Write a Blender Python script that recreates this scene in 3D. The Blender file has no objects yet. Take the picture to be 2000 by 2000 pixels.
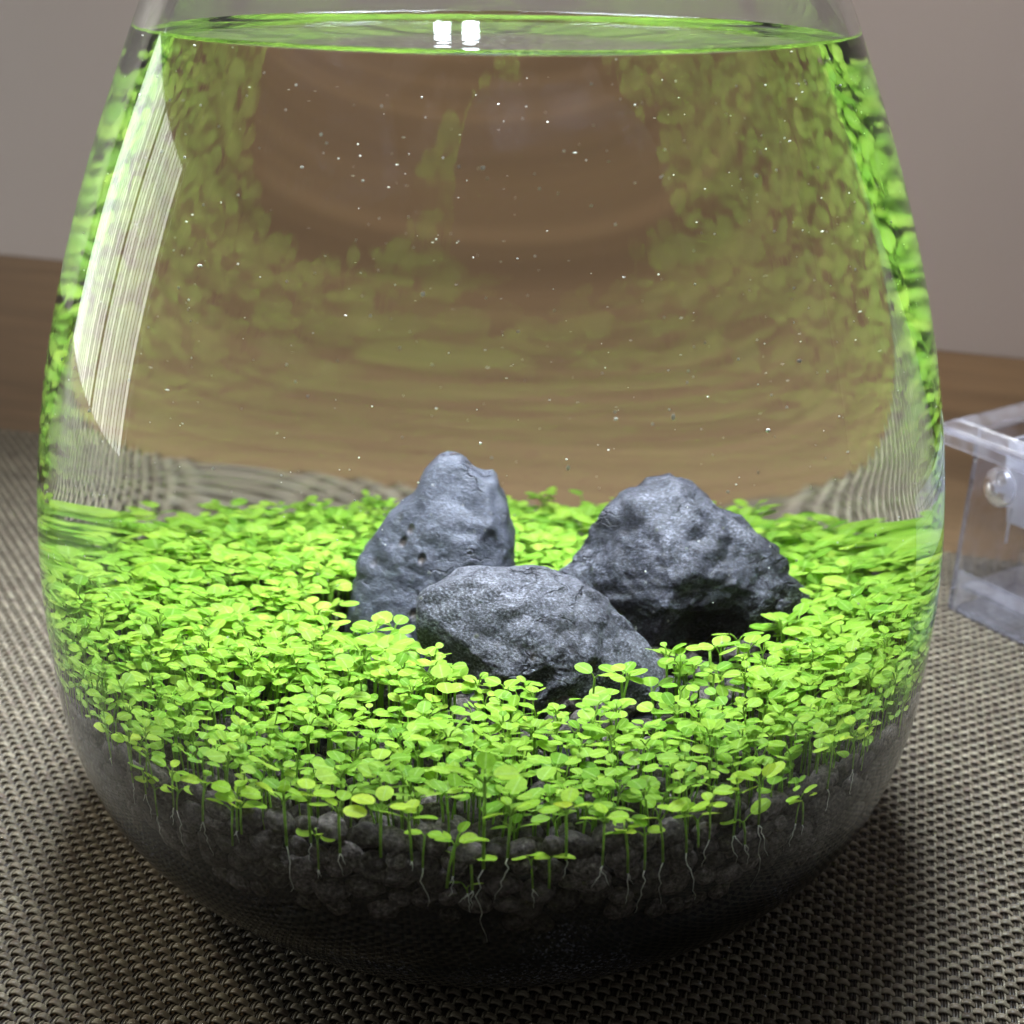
import bpy, bmesh, math, random
import numpy as np
from mathutils import Vector, Matrix, noise

SEED = 11
random.seed(SEED)
RNG = np.random.default_rng(SEED)
R = math.radians
scene = bpy.context.scene
col = scene.collection

# ------------------------------------------------------------------ camera
CAM_D, CAM_H = 0.27988, 0.20428
PITCH, ROLL = R(23.63), 0.01213
cam_data = bpy.data.cameras.new('camera')
cam = bpy.data.objects.new('camera', cam_data)
col.objects.link(cam)
F = Vector((0, math.cos(PITCH), -math.sin(PITCH)))
U = Vector((0, math.sin(PITCH), math.cos(PITCH)))
X = Vector((1, 0, 0))
R2 = X * math.cos(ROLL) + U * math.sin(ROLL)
U2 = -X * math.sin(ROLL) + U * math.cos(ROLL)
mw = Matrix.Identity(4)
for i in range(3):
    mw[i][0], mw[i][1], mw[i][2] = R2[i], U2[i], -F[i]
mw[0][3], mw[1][3], mw[2][3] = 0.0, -CAM_D, CAM_H
cam.matrix_world = mw
cam_data.sensor_width = 36
cam_data.lens = 2504.2 / 2000 * 36
cam_data.shift_x = (1000 - 958.5) / 2000
cam_data.clip_start = 0.01
cam_data.clip_end = 50
cam_data.dof.use_dof = True
cam_data.dof.focus_distance = 0.262
cam_data.dof.aperture_fstop = 20
scene.camera = cam

# ------------------------------------------------------------------ world and lamps
world = bpy.data.worlds.new('World')
scene.world = world
world.use_nodes = True
bg = world.node_tree.nodes['Background']
bg.inputs['Color'].default_value = (0.95, 0.97, 1.0, 1)
bg.inputs['Strength'].default_value = 0.11

def area_lamp(name, loc, sx, sy, power, colr, rot=(0, 0, 0)):
    ld = bpy.data.lights.new(name, 'AREA')
    ld.shape = 'RECTANGLE'
    ld.size, ld.size_y = sx, sy
    ld.energy = power
    ld.color = colr
    lo = bpy.data.objects.new(name, ld)
    lo.location = loc
    lo.rotation_euler = rot
    col.objects.link(lo)
    return lo
# the LED lamp over the mouth of the vase: two lit panels side by side
LED = (0.80, 0.88, 1.0)
LAMP_Z = 0.315
for lx in (-0.052, 0.052):
    lo = area_lamp('led_lamp_light', (lx, 0.036, LAMP_Z), 0.085, 0.13, 1.02, LED)
    lo.data.spread = R(86)
# unseen fill spot added on the window side, lights the left of the mat
sl = bpy.data.lights.new('mat_fill_light', 'SPOT')
sl.energy = 25.0
sl.color = (1.0, 0.93, 0.78)
sl.spot_size = R(26)
sl.spot_blend = 1.0
sl.shadow_soft_size = 0.10
so = bpy.data.objects.new('mat_fill_light', sl)
so.location = (-0.75, 0.10, 1.0)
so.rotation_euler = (Vector((-0.23, 0.0, 0.0)) - Vector(so.location)).to_track_quat('-Z', 'Y').to_euler()
col.objects.link(so)
# second added fill spot, unseen, to brighten the wall behind
sl = bpy.data.lights.new('wall_fill_light', 'SPOT')
sl.energy = 88.0
sl.color = (1.0, 0.92, 0.86)
sl.spot_size = R(40)
sl.spot_blend = 1.0
sl.shadow_soft_size = 0.06
so = bpy.data.objects.new('wall_fill_light', sl)
so.location = (0.42, 0.02, 1.5)
so.rotation_euler = (Vector((0.10, 0.60, 0.10)) - Vector(so.location)).to_track_quat('-Z', 'Y').to_euler()
col.objects.link(so)
# two tiny lights added behind the vase to make glints in the water surface
for lx in (-0.0262, -0.0125):
    area_lamp('water_glint_light', (lx, 0.35, 0.207), 0.0065, 0.007, 0.003, LED, (R(90), 0, R(180)))

vs = scene.view_settings
vs.view_transform = 'Standard'
vs.look = 'None'
vs.exposure = 0.0
vs.gamma = 1.0
vs.use_curve_mapping = False

cy = scene.cycles
cy.max_bounces = 18
cy.diffuse_bounces = 3
cy.glossy_bounces = 8
cy.transmission_bounces = 16
cy.transparent_max_bounces = 8
cy.caustics_reflective = True
cy.caustics_refractive = True
cy.blur_glossy = 0.5
cy.sample_clamp_indirect = 60.0
cy.use_denoising = True
cy.use_guiding = True
cy.use_surface_guiding = True
cy.guiding_training_samples = 128
try:
    cy.denoiser = 'OPENIMAGEDENOISE'
except Exception:
    pass

# ------------------------------------------------------------------ helpers
def tag(o, label=None, cat=None, group=None, kind=None):
    if label: o['label'] = label
    if cat: o['category'] = cat
    if group: o['group'] = group
    if kind: o['kind'] = kind
    return o

def link(o, parent=None):
    col.objects.link(o)
    if parent is not None:
        o.parent = parent
    return o

def mesh_obj(name, verts, faces, mat, parent=None, smooth=True, mesh=None):
    if mesh is None:
        mesh = make_mesh(name, verts, faces, mat, smooth)
    return link(bpy.data.objects.new(name, mesh), parent)

def make_mesh(name, verts, faces, mat, smooth=True):
    me = bpy.data.meshes.new(name)
    me.from_pydata([tuple(map(float, v)) for v in verts], [], faces)
    mats = mat if isinstance(mat, (list, tuple)) else [mat]
    for m in mats:
        me.materials.append(m)
    if smooth:
        me.polygons.foreach_set('use_smooth', [True] * len(me.polygons))
    me.update()
    return me

def empty(name, loc=(0, 0, 0), rz=0.0):
    o = bpy.data.objects.new(name, None)
    o.empty_display_size = 0.005
    o.location = loc
    o.rotation_euler = (0, 0, rz)
    col.objects.link(o)
    return o

def new_mat(name):
    m = bpy.data.materials.new(name)
    m.use_nodes = True
    nt = m.node_tree
    nt.nodes.clear()
    out = nt.nodes.new('ShaderNodeOutputMaterial')
    return m, nt, out

def N(nt, typ, **kw):
    n = nt.nodes.new(typ)
    for k, v in kw.items():
        if k in n.inputs:
            n.inputs[k].default_value = v
        else:
            setattr(n, k, v)
    return n

def ramp(nt, stops):
    r = nt.nodes.new('ShaderNodeValToRGB')
    el = r.color_ramp.elements
    while len(el) < len(stops):
        el.new(0.5)
    for e, (p, c) in zip(el, stops):
        e.position = p
        e.color = (*c, 1)
    return r

def glass_mat(name, ior, rough=0.0, colr=(1, 1, 1)):
    m, nt, out = new_mat(name)
    g = N(nt, 'ShaderNodeBsdfGlass', IOR=ior, Roughness=rough, Color=(*colr, 1))
    nt.links.new(g.outputs[0], out.inputs[0])
    return m

def tube(path, rad, sides=5, cap=True):
    """verts, faces of a tube along path (list of Vector); rad float or list"""
    n = len(path)
    rads = rad if isinstance(rad, (list, tuple)) else [rad] * n
    V, Fc = [], []
    t0 = (path[1] - path[0]).normalized()
    up = Vector((0, 0, 1)) if abs(t0.z) < 0.9 else Vector((1, 0, 0))
    a = t0.cross(up).normalized()
    for i in range(n):
        t = (path[min(i + 1, n - 1)] - path[max(i - 1, 0)]).normalized()
        a = (a - t * a.dot(t)).normalized()
        b = t.cross(a)
        for k in range(sides):
            an = 2 * math.pi * k / sides
            V.append(path[i] + (a * math.cos(an) + b * math.sin(an)) * rads[i])
    for i in range(n - 1):
        for k in range(sides):
            k2 = (k + 1) % sides
            Fc.append((i * sides + k, i * sides + k2, (i + 1) * sides + k2, (i + 1) * sides + k))
    if cap:
        Fc.append(tuple(range(sides))[::-1])
        Fc.append(tuple((n - 1) * sides + k for k in range(sides)))
    return V, Fc

# ------------------------------------------------------------------ vase profile
ZK = np.array([0.0, .003, .008, .016, .028, .045, .065, .09, .115, .14, .165, .19, .215, .235, .248, .256])
RK = np.array([.06812, .07124, .07648, .08492, .09476, .10066, .1023, .10164, .09804, .09178, .0832, .07263, .06126, .0545, .0540, .0560])
MK = np.gradient(RK, ZK)
def r_out(z):
    z = np.clip(np.asarray(z, float), ZK[0], ZK[-1])
    i = np.clip(np.searchsorted(ZK, z) - 1, 0, len(ZK) - 2)
    hh = ZK[i + 1] - ZK[i]
    t = (z - ZK[i]) / hh
    return ((2*t**3 - 3*t**2 + 1) * RK[i] + (t**3 - 2*t**2 + t) * hh * MK[i]
            + (-2*t**3 + 3*t**2) * RK[i + 1] + (t**3 - t**2) * hh * MK[i + 1])
WALL_T = 0.0025
def r_in(z):
    return r_out(z) - WALL_T
FLOOR_Z = 0.010
Z_CONTACT = 0.1900
Z_WATER = 0.1886
Z_RIM = 0.256
def soil_z(x, y):
    return 0.0530 - 0.065 * y + 0.0012 * noise.noise(Vector((x * 45, y * 45, 3.1)))

# ------------------------------------------------------------------ materials
M_GLASS = glass_mat('vase_glass', 1.50, 0.0, (0.985, 0.995, 0.99))
M_WATER_TOP = glass_mat('water_surface', 1.333)
def ripple(m):
    nt = m.node_tree
    g = [n for n in nt.nodes if n.type == 'BSDF_GLASS'][0]
    tc = N(nt, 'ShaderNodeTexCoord')
    n1 = N(nt, 'ShaderNodeTexNoise', Scale=55.0, Detail=3.0, Roughness=0.6)
    nt.links.new(tc.outputs['Object'], n1.inputs['Vector'])
    bp = N(nt, 'ShaderNodeBump', Strength=0.35, Distance=0.0006)
    nt.links.new(n1.outputs['Fac'], bp.inputs['Height'])
    nt.links.new(bp.outputs[0], g.inputs['Normal'])
ripple(M_WATER_TOP)
M_WATER_SIDE = glass_mat('water_against_glass', 1.333 / 1.5)

def m_wood():
    m, nt, out = new_mat('oak_table_top')
    L = nt.links.new
    tc = N(nt, 'ShaderNodeTexCoord')
    mp = N(nt, 'ShaderNodeMapping')
    mp.inputs['Scale'].default_value = (1.2, 13, 13)
    L(tc.outputs['Object'], mp.inputs[0])
    n1 = N(nt, 'ShaderNodeTexNoise', Scale=3.0, Detail=8.0, Roughness=0.62, Distortion=0.6)
    L(mp.outputs[0], n1.inputs['Vector'])
    mp2 = N(nt, 'ShaderNodeMapping')
    mp2.inputs['Scale'].default_value = (14, 420, 100)
    L(tc.outputs['Object'], mp2.inputs[0])
    n2 = N(nt, 'ShaderNodeTexNoise', Scale=1.0, Detail=3.0)
    L(mp2.outputs[0], n2.inputs['Vector'])
    r1 = ramp(nt, [(0.30, (0.120, 0.075, 0.036)), (0.52, (0.168, 0.107, 0.053)), (0.72, (0.218, 0.142, 0.072))])
    L(n1.outputs['Fac'], r1.inputs[0])
    r2 = ramp(nt, [(0.35, (0.72, 0.70, 0.68)), (0.6, (1, 1, 1))])
    L(n2.outputs['Fac'], r2.inputs[0])
    mx = N(nt, 'ShaderNodeMix', data_type='RGBA', blend_type='MULTIPLY')
    mx.inputs[0].default_value = 0.8
    L(r1.outputs[0], mx.inputs[6]); L(r2.outputs[0], mx.inputs[7])
    b = N(nt, 'ShaderNodeBsdfPrincipled', Roughness=0.42)
    b.inputs['Specular IOR Level'].default_value = 0.35
    L(mx.outputs[2], b.inputs['Base Color'])
    bp = N(nt, 'ShaderNodeBump', Strength=0.12, Distance=0.0005)
    L(n2.outputs['Fac'], bp.inputs['Height']); L(bp.outputs[0], b.inputs['Normal'])
    L(b.outputs[0], out.inputs[0])
    return m

def m_wall():
    m, nt, out = new_mat('painted_wall')
    L = nt.links.new
    tc = N(nt, 'ShaderNodeTexCoord')
    n1 = N(nt, 'ShaderNodeTexNoise', Scale=350.0, Detail=4.0)
    L(tc.outputs['Object'], n1.inputs['Vector'])
    n2 = N(nt, 'ShaderNodeTexNoise', Scale=3.0, Detail=3.0)
    L(tc.outputs['Object'], n2.inputs['Vector'])
    r = ramp(nt, [(0.3, (0.56, 0.495, 0.475)), (0.7, (0.60, 0.53, 0.51))])
    L(n2.outputs['Fac'], r.inputs[0])
    b = N(nt, 'ShaderNodeBsdfPrincipled', Roughness=0.75)
    bp = N(nt, 'ShaderNodeBump', Strength=0.15, Distance=0.0006)
    L(n1.outputs['Fac'], bp.inputs['Height']); L(bp.outputs[0], b.inputs['Normal'])
    L(r.outputs[0], b.inputs['Base Color'])
    L(b.outputs[0], out.inputs[0])
    return m

def m_strand(name, c_dark, c_mid, c_light, rough=0.36):
    m, nt, out = new_mat(name)
    L = nt.links.new
    oi = N(nt, 'ShaderNodeObjectInfo')
    tc = N(nt, 'ShaderNodeTexCoord')
    ad = N(nt, 'ShaderNodeVectorMath', operation='ADD')
    cb = N(nt, 'ShaderNodeCombineXYZ')
    mu = N(nt, 'ShaderNodeMath', operation='MULTIPLY')
    mu.inputs[1].default_value = 37.0
    L(oi.outputs['Random'], mu.inputs[0]); L(mu.outputs[0], cb.inputs[2])
    L(tc.outputs['Object'], ad.inputs[0]); L(cb.outputs[0], ad.inputs[1])
    n1 = N(nt, 'ShaderNodeTexNoise', Scale=330.0, Detail=3.0)
    L(ad.outputs[0], n1.inputs['Vector'])
    r = ramp(nt, [(0.28, c_dark), (0.5, c_mid), (0.74, c_light)])
    L(n1.outputs['Fac'], r.inputs[0])
    hv = N(nt, 'ShaderNodeHueSaturation')
    mr = N(nt, 'ShaderNodeMapRange')
    mr.inputs['To Min'].default_value = 0.72
    mr.inputs['To Max'].default_value = 1.18
    L(oi.outputs['Random'], mr.inputs[0]); L(mr.outputs[0], hv.inputs['Value'])
    L(r.outputs[0], hv.inputs['Color'])
    b = N(nt, 'ShaderNodeBsdfPrincipled', Roughness=rough)
    b.inputs['Specular IOR Level'].default_value = 0.4
    L(hv.outputs[0], b.inputs['Base Color'])
    L(b.outputs[0], out.inputs[0])
    return m

def m_leaf(name='seedling_leaf', k=(1.0, 1.0, 1.0)):
    m, nt, out = new_mat(name)
    L = nt.links.new
    ge = N(nt, 'ShaderNodeNewGeometry')
    oi = N(nt, 'ShaderNodeObjectInfo')
    ad = N(nt, 'ShaderNodeMath', operation='ADD')
    L(ge.outputs['Random Per Island'], ad.inputs[0]); L(oi.outputs['Random'], ad.inputs[1])
    fr = N(nt, 'ShaderNodeMath', operation='FRACT')
    L(ad.outputs[0], fr.inputs[0])
    r = ramp(nt, [(0.0, (0.17, 0.38, 0.028)), (0.25, (0.25, 0.48, 0.045)), (0.6, (0.32, 0.55, 0.060)), (0.9, (0.38, 0.60, 0.070)), (1.0, (0.43, 0.62, 0.075))])
    for e in r.color_ramp.elements:
        e.color = (*[min(0.9, e.color[q] * k[q]) for q in range(3)], 1)
    L(fr.outputs[0], r.inputs[0])
    tc = N(nt, 'ShaderNodeTexCoord')
    n1 = N(nt, 'ShaderNodeTexNoise', Scale=1400.0, Detail=2.0)
    L(tc.outputs['Object'], n1.inputs['Vector'])
    r2 = ramp(nt, [(0.3, (0.84, 0.86, 0.84)), (0.7, (1.06, 1.04, 1.0))])
    L(n1.outputs['Fac'], r2.inputs[0])
    mx = N(nt, 'ShaderNodeMix', data_type='RGBA', blend_type='MULTIPLY')
    mx.inputs[0].default_value = 1.0
    at = N(nt, 'ShaderNodeAttribute', attribute_name='across')
    ab_ = N(nt, 'ShaderNodeMath', operation='ABSOLUTE')
    L(at.outputs['Fac'], ab_.inputs[0])
    rv = ramp(nt, [(0.0, (0.45, 0.45, 0.45)), (0.10, (0.12, 0.12, 0.12)), (0.22, (0, 0, 0)), (1.0, (0, 0, 0))])
    L(ab_.outputs[0], rv.inputs[0])
    vx = N(nt, 'ShaderNodeMix', data_type='RGBA')
    L(rv.outputs[0], vx.inputs[0]); L(r.outputs[0], vx.inputs[6])
    vx.inputs[7].default_value = (0.58, 0.78, 0.30, 1)
    L(vx.outputs[2], mx.inputs[6]); L(r2.outputs[0], mx.inputs[7])
    d = N(nt, 'ShaderNodeBsdfPrincipled', Roughness=0.45)
    d.inputs['Specular IOR Level'].default_value = 0.11
    L(mx.outputs[2], d.inputs['Base Color'])
    t = N(nt, 'ShaderNodeBsdfTranslucent')
    hs = N(nt, 'ShaderNodeHueSaturation', Value=1.15, Hue=0.49)
    L(mx.outputs[2], hs.inputs['Color']); L(hs.outputs[0], t.inputs['Color'])
    ms = N(nt, 'ShaderNodeMixShader')
    ms.inputs[0].default_value = 0.42
    L(d.outputs[0], ms.inputs[1]); L(t.outputs[0], ms.inputs[2])
    L(ms.outputs[0], out.inputs[0])
    return m

def m_simple(name, c, rough=0.5, spec=0.3, transl=0.0):
    m, nt, out = new_mat(name)
    L = nt.links.new
    tc = N(nt, 'ShaderNodeTexCoord')
    n1 = N(nt, 'ShaderNodeTexNoise', Scale=600.0, Detail=2.0)
    L(tc.outputs['Object'], n1.inputs['Vector'])
    r = ramp(nt, [(0.3, tuple(v * 0.8 for v in c)), (0.7, tuple(min(1, v * 1.15) for v in c))])
    L(n1.outputs['Fac'], r.inputs[0])
    b = N(nt, 'ShaderNodeBsdfPrincipled', Roughness=rough)
    b.inputs['Specular IOR Level'].default_value = spec
    L(r.outputs[0], b.inputs['Base Color'])
    if transl:
        t = N(nt, 'ShaderNodeBsdfTranslucent')
        L(r.outputs[0], t.inputs['Color'])
        ms = N(nt, 'ShaderNodeMixShader')
        ms.inputs[0].default_value = transl
        L(b.outputs[0], ms.inputs[1]); L(t.outputs[0], ms.inputs[2])
        L(ms.outputs[0], out.inputs[0])
    else:
        L(b.outputs[0], out.inputs[0])
    return m

def m_granule():
    m, nt, out = new_mat('black_soil_granule')
    L = nt.links.new
    tc = N(nt, 'ShaderNodeNewGeometry')
    oi = N(nt, 'ShaderNodeObjectInfo')
    n1 = N(nt, 'ShaderNodeTexNoise', Scale=1100.0, Detail=6.0, Roughness=0.7)
    L(tc.outputs['Position'], n1.inputs['Vector'])
    r = ramp(nt, [(0.34, (0.012, 0.010, 0.009)), (0.47, (0.066, 0.056, 0.051)), (0.60, (0.135, 0.116, 0.107)), (0.69, (0.26, 0.235, 0.22)), (0.76, (0.70, 0.68, 0.66))])
    L(n1.outputs['Fac'], r.inputs[0])
    hv = N(nt, 'ShaderNodeHueSaturation')
    mr = N(nt, 'ShaderNodeMapRange')
    mr.inputs['To Min'].default_value = 0.45
    mr.inputs['To Max'].default_value = 1.35
    L(oi.outputs['Random'], mr.inputs[0]); L(mr.outputs[0], hv.inputs['Value'])
    L(r.outputs[0], hv.inputs['Color'])
    b = N(nt, 'ShaderNodeBsdfPrincipled', Roughness=0.8)
    b.inputs['Specular IOR Level'].default_value = 0.2
    bp = N(nt, 'ShaderNodeBump', Strength=0.9, Distance=0.0006)
    L(n1.outputs['Fac'], bp.inputs['Height']); L(bp.outputs[0], b.inputs['Normal'])
    L(hv.outputs[0], b.inputs['Base Color'])
    L(b.outputs[0], out.inputs[0])
    return m

def m_powder():
    m, nt, out = new_mat('black_soil_powder')
    L = nt.links.new
    tc = N(nt, 'ShaderNodeTexCoord')
    n1 = N(nt, 'ShaderNodeTexNoise', Scale=1500.0, Detail=3.0, Roughness=0.6)
    L(tc.outputs['Object'], n1.inputs['Vector'])
    n2 = N(nt, 'ShaderNodeTexNoise', Scale=34.0, Detail=4.0)
    L(tc.outputs['Object'], n2.inputs['Vector'])
    sp = ramp(nt, [(0.54, (0, 0, 0)), (0.68, (1, 1, 1))])
    L(n1.outputs['Fac'], sp.inputs[0])
    pa = ramp(nt, [(0.47, (0, 0, 0)), (0.62, (1, 1, 1))])
    L(n2.outputs['Fac'], pa.inputs[0])
    mu = N(nt, 'ShaderNodeMath', operation='MULTIPLY')
    L(sp.outputs[0], mu.inputs[0]); L(pa.outputs[0], mu.inputs[1])
    r = ramp(nt, [(0.0, (0.010, 0.0105, 0.012)), (1.0, (0.60, 0.62, 0.80))])
    # pale dust settled low down, thinning out upwards
    sx = N(nt, 'ShaderNodeSeparateXYZ')
    L(tc.outputs['Object'], sx.inputs[0])
    mz = N(nt, 'ShaderNodeMapRange')
    mz.inputs['From Min'].default_value = 0.026; mz.inputs['From Max'].default_value = 0.042
    mz.inputs['To Min'].default_value = 1.0; mz.inputs['To Max'].default_value = 0.08
    L(sx.outputs['Z'], mz.inputs[0])
    mu2 = N(nt, 'ShaderNodeMath', operation='MULTIPLY')
    L(mu.outputs[0], mu2.inputs[0]); L(mz.outputs[0], mu2.inputs[1])
    L(mu2.outputs[0], r.inputs[0])
    b = N(nt, 'ShaderNodeBsdfPrincipled', Roughness=0.8)
    b.inputs['Specular IOR Level'].default_value = 0.11
    L(r.outputs[0], b.inputs['Base Color'])
    L(b.outputs[0], out.inputs[0])
    return m

def m_rock(name, dark, mid, light, scale=1.0, speck=0.5, brown=(0.05, 0.035, 0.025), pits=0.5):
    m, nt, out = new_mat(name)
    L = nt.links.new
    tc = N(nt, 'ShaderNodeTexCoord')
    n1 = N(nt, 'ShaderNodeTexNoise', Scale=70.0 * scale, Detail=10.0, Roughness=0.68)
    L(tc.outputs['Object'], n1.inputs['Vector'])
    n2 = N(nt, 'ShaderNodeTexNoise', Scale=1900.0 * scale, Detail=3.0, Roughness=0.7)
    L(tc.outputs['Object'], n2.inputs['Vector'])
    r1 = ramp(nt, [(0.30, dark), (0.52, mid), (0.72, light)])
    L(n1.outputs['Fac'], r1.inputs[0])
    r2 = ramp(nt, [(0.36, (1 - speck,) * 3), (0.5, (1, 1, 1)), (0.62, (1 + speck * 2.2,) * 3), (0.70, (1 + speck * 5.0,) * 3)])
    L(n2.outputs['Fac'], r2.inputs[0])
    mx = N(nt, 'ShaderNodeMix', data_type='RGBA', blend_type='MULTIPLY')
    mx.inputs[0].default_value = 1.0
    L(r1.outputs[0], mx.inputs[6]); L(r2.outputs[0], mx.inputs[7])
    # brown pits, stretched upwards
    mp = N(nt, 'ShaderNodeMapping')
    mp.inputs['Scale'].default_value = (1.0, 1.0, 0.5)
    L(tc.outputs['Object'], mp.inputs[0])
    vo = N(nt, 'ShaderNodeTexVoronoi', Scale=270.0)
    vo.inputs['Randomness'].default_value = 1.0
    L(mp.outputs[0], vo.inputs['Vector'])
    n3 = N(nt, 'ShaderNodeTexNoise', Scale=55.0, Detail=1.0)
    L(tc.outputs['Object'], n3.inputs['Vector'])
    pr = ramp(nt, [(0.10, (1, 1, 1)), (0.26, (0, 0, 0))])
    L(vo.outputs['Distance'], pr.inputs[0])
    pm = ramp(nt, [(0.54, (0, 0, 0)), (0.62, (1, 1, 1))])
    L(n3.outputs['Fac'], pm.inputs[0])
    pmu = N(nt, 'ShaderNodeMath', operation='MULTIPLY')
    L(pr.outputs[0], pmu.inputs[0]); L(pm.outputs[0], pmu.inputs[1])
    pms = N(nt, 'ShaderNodeMath', operation='MULTIPLY')
    pms.inputs[1].default_value = pits
    L(pmu.outputs[0], pms.inputs[0])
    mx2 = N(nt, 'ShaderNodeMix', data_type='RGBA')
    L(pms.outputs[0], mx2.inputs[0]); L(mx.outputs[2], mx2.inputs[6])
    mx2.inputs[7].default_value = (*brown, 1)
    # pale mineral veins
    wv = N(nt, 'ShaderNodeTexNoise', Scale=40.0 * scale, Detail=5.0, Distortion=1.4)
    L(tc.outputs['Object'], wv.inputs['Vector'])
    vr = ramp(nt, [(0.485, (0, 0, 0)), (0.50, (1, 1, 1)), (0.515, (0, 0, 0))])
    L(wv.outputs['Fac'], vr.inputs[0])
    vm = N(nt, 'ShaderNodeMath', operation='MULTIPLY')
    vm.inputs[1].default_value = 0.35
    L(vr.outputs[0], vm.inputs[0])
    mx3 = N(nt, 'ShaderNodeMix', data_type='RGBA')
    L(vm.outputs[0], mx3.inputs[0]); L(mx2.outputs[2], mx3.inputs[6])
    mx3.inputs[7].default_value = (light[0] * 1.5, light[1] * 1.5, light[2] * 1.5, 1)
    vc = N(nt, 'ShaderNodeTexVoronoi', Scale=85.0, feature='DISTANCE_TO_EDGE')
    wn_ = N(nt, 'ShaderNodeTexNoise', Scale=120.0, Detail=5.0)
    L(tc.outputs['Object'], wn_.inputs['Vector'])
    wm = N(nt, 'ShaderNodeMix', data_type='RGBA')
    wm.inputs[0].default_value = 0.018
    L(tc.outputs['Object'], wm.inputs[6]); L(wn_.outputs['Color'], wm.inputs[7])
    L(wm.outputs[2], vc.inputs['Vector'])
    cr = ramp(nt, [(0.0, (1, 1, 1)), (0.030, (0, 0, 0))])
    L(vc.outputs['Distance'], cr.inputs[0])
    cm = ramp(nt, [(0.50, (0, 0, 0)), (0.58, (1, 1, 1))])
    n4 = N(nt, 'ShaderNodeTexNoise', Scale=48.0, Detail=2.0)
    mp4 = N(nt, 'ShaderNodeMapping'); mp4.inputs['Location'].default_value = (3, 1, 2)
    L(tc.outputs['Object'], mp4.inputs[0]); L(mp4.outputs[0], n4.inputs['Vector'])
    L(n4.outputs['Fac'], cm.inputs[0])
    cmu = N(nt, 'ShaderNodeMath', operation='MULTIPLY')
    L(cr.outputs[0], cmu.inputs[0]); L(cm.outputs[0], cmu.inputs[1])
    mx4 = N(nt, 'ShaderNodeMix', data_type='RGBA')
    L(cmu.outputs[0], mx4.inputs[0]); L(mx3.outputs[2], mx4.inputs[6])
    mx4.inputs[7].default_value = (0.014, 0.014, 0.018, 1)
    b = N(nt, 'ShaderNodeBsdfPrincipled', Roughness=0.55)
    b.inputs['Specular IOR Level'].default_value = 0.4
    L(mx4.outputs[2], b.inputs['Base Color'])
    sm = N(nt, 'ShaderNodeMath', operation='ADD')
    L(n1.outputs['Fac'], sm.inputs[0])
    s2 = N(nt, 'ShaderNodeMath', operation='MULTIPLY')
    s2.inputs[1].default_value = 0.35
    L(n2.outputs['Fac'], s2.inputs[0]); L(s2.outputs[0], sm.inputs[1])
    sb = N(nt, 'ShaderNodeMath', operation='SUBTRACT')
    L(sm.outputs[0], sb.inputs[0]); L(pms.outputs[0], sb.inputs[1])
    bp = N(nt, 'ShaderNodeBump', Strength=0.75, Distance=0.0012)
    sb2 = N(nt, 'ShaderNodeMath', operation='SUBTRACT')
    L(sb.outputs[0], sb2.inputs[0]); L(cmu.outputs[0], sb2.inputs[1])
    L(sb2.outputs[0], bp.inputs['Height']); L(bp.outputs[0], b.inputs['Normal'])
    L(b.outputs[0], out.inputs[0])
    return m

def m_blind():
    m, nt, out = new_mat('daylit_blind')
    L = nt.links.new
    oi = N(nt, 'ShaderNodeObjectInfo')
    mr = N(nt, 'ShaderNodeMapRange')
    mr.inputs['To Min'].default_value = 3.2
    mr.inputs['To Max'].default_value = 6.5
    L(oi.outputs['Random'], mr.inputs[0])
    e = N(nt, 'ShaderNodeEmission', Color=(0.95, 0.98, 0.93, 1))
    L(mr.outputs[0], e.inputs['Strength'])
    L(e.outputs[0], out.inputs[0])
    return m

M_WOOD, M_WALL = m_wood(), m_wall()
M_WEFT = m_strand('woven_weft_plastic', (0.1140, 0.0821, 0.0593), (0.2052, 0.1718, 0.1178), (0.2660, 0.2417, 0.1657))
M_WARP_L = m_strand('woven_warp_plastic_light', (0.1672, 0.1444, 0.0988), (0.2356, 0.2052, 0.1406), (0.2812, 0.2508, 0.1748))
M_WARP_D = m_strand('woven_warp_plastic_dark', (0.026, 0.020, 0.015), (0.050, 0.040, 0.028), (0.080, 0.066, 0.045))
M_LEAF = m_leaf()
M_LEAF_YOUNG_LIT = m_leaf('young_leaf_lit', (1.45, 1.30, 1.1))  # younger yellow-green, with the brighter light on the front seedlings put into the colour
M_STEM = m_simple('seedling_stem', (0.24, 0.42, 0.05), 0.5, 0.15, 0.3)
M_ROOT = m_simple('seedling_root', (0.80, 0.80, 0.70), 0.45, 0.3, 0.3)
M_GRAN = m_granule()
M_POWDER = m_powder()
M_ROCK_L = m_rock('slate_blue_grey', (0.0252, 0.0281, 0.0400), (0.0459, 0.0503, 0.0666), (0.0777, 0.0829, 0.1021), 0.8, 0.28, pits=0.95)
M_ROCK_F = m_rock('stone_grey_grainy', (0.0222, 0.0229, 0.0281), (0.0503, 0.0518, 0.0614), (0.0999, 0.0999, 0.1125), 1.0, 0.75, (0.11, 0.08, 0.055), 0.5)
M_ROCK_R = m_rock('stone_dark_grainy', (0.0104, 0.0111, 0.0148), (0.0333, 0.0348, 0.0444), (0.1110, 0.1125, 0.1317), 1.0, 0.8, (0.03, 0.026, 0.022), 0.4)
M_ACRYL = glass_mat('clear_acrylic', 1.49, 0.0, (0.98, 0.98, 1.0))
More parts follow.
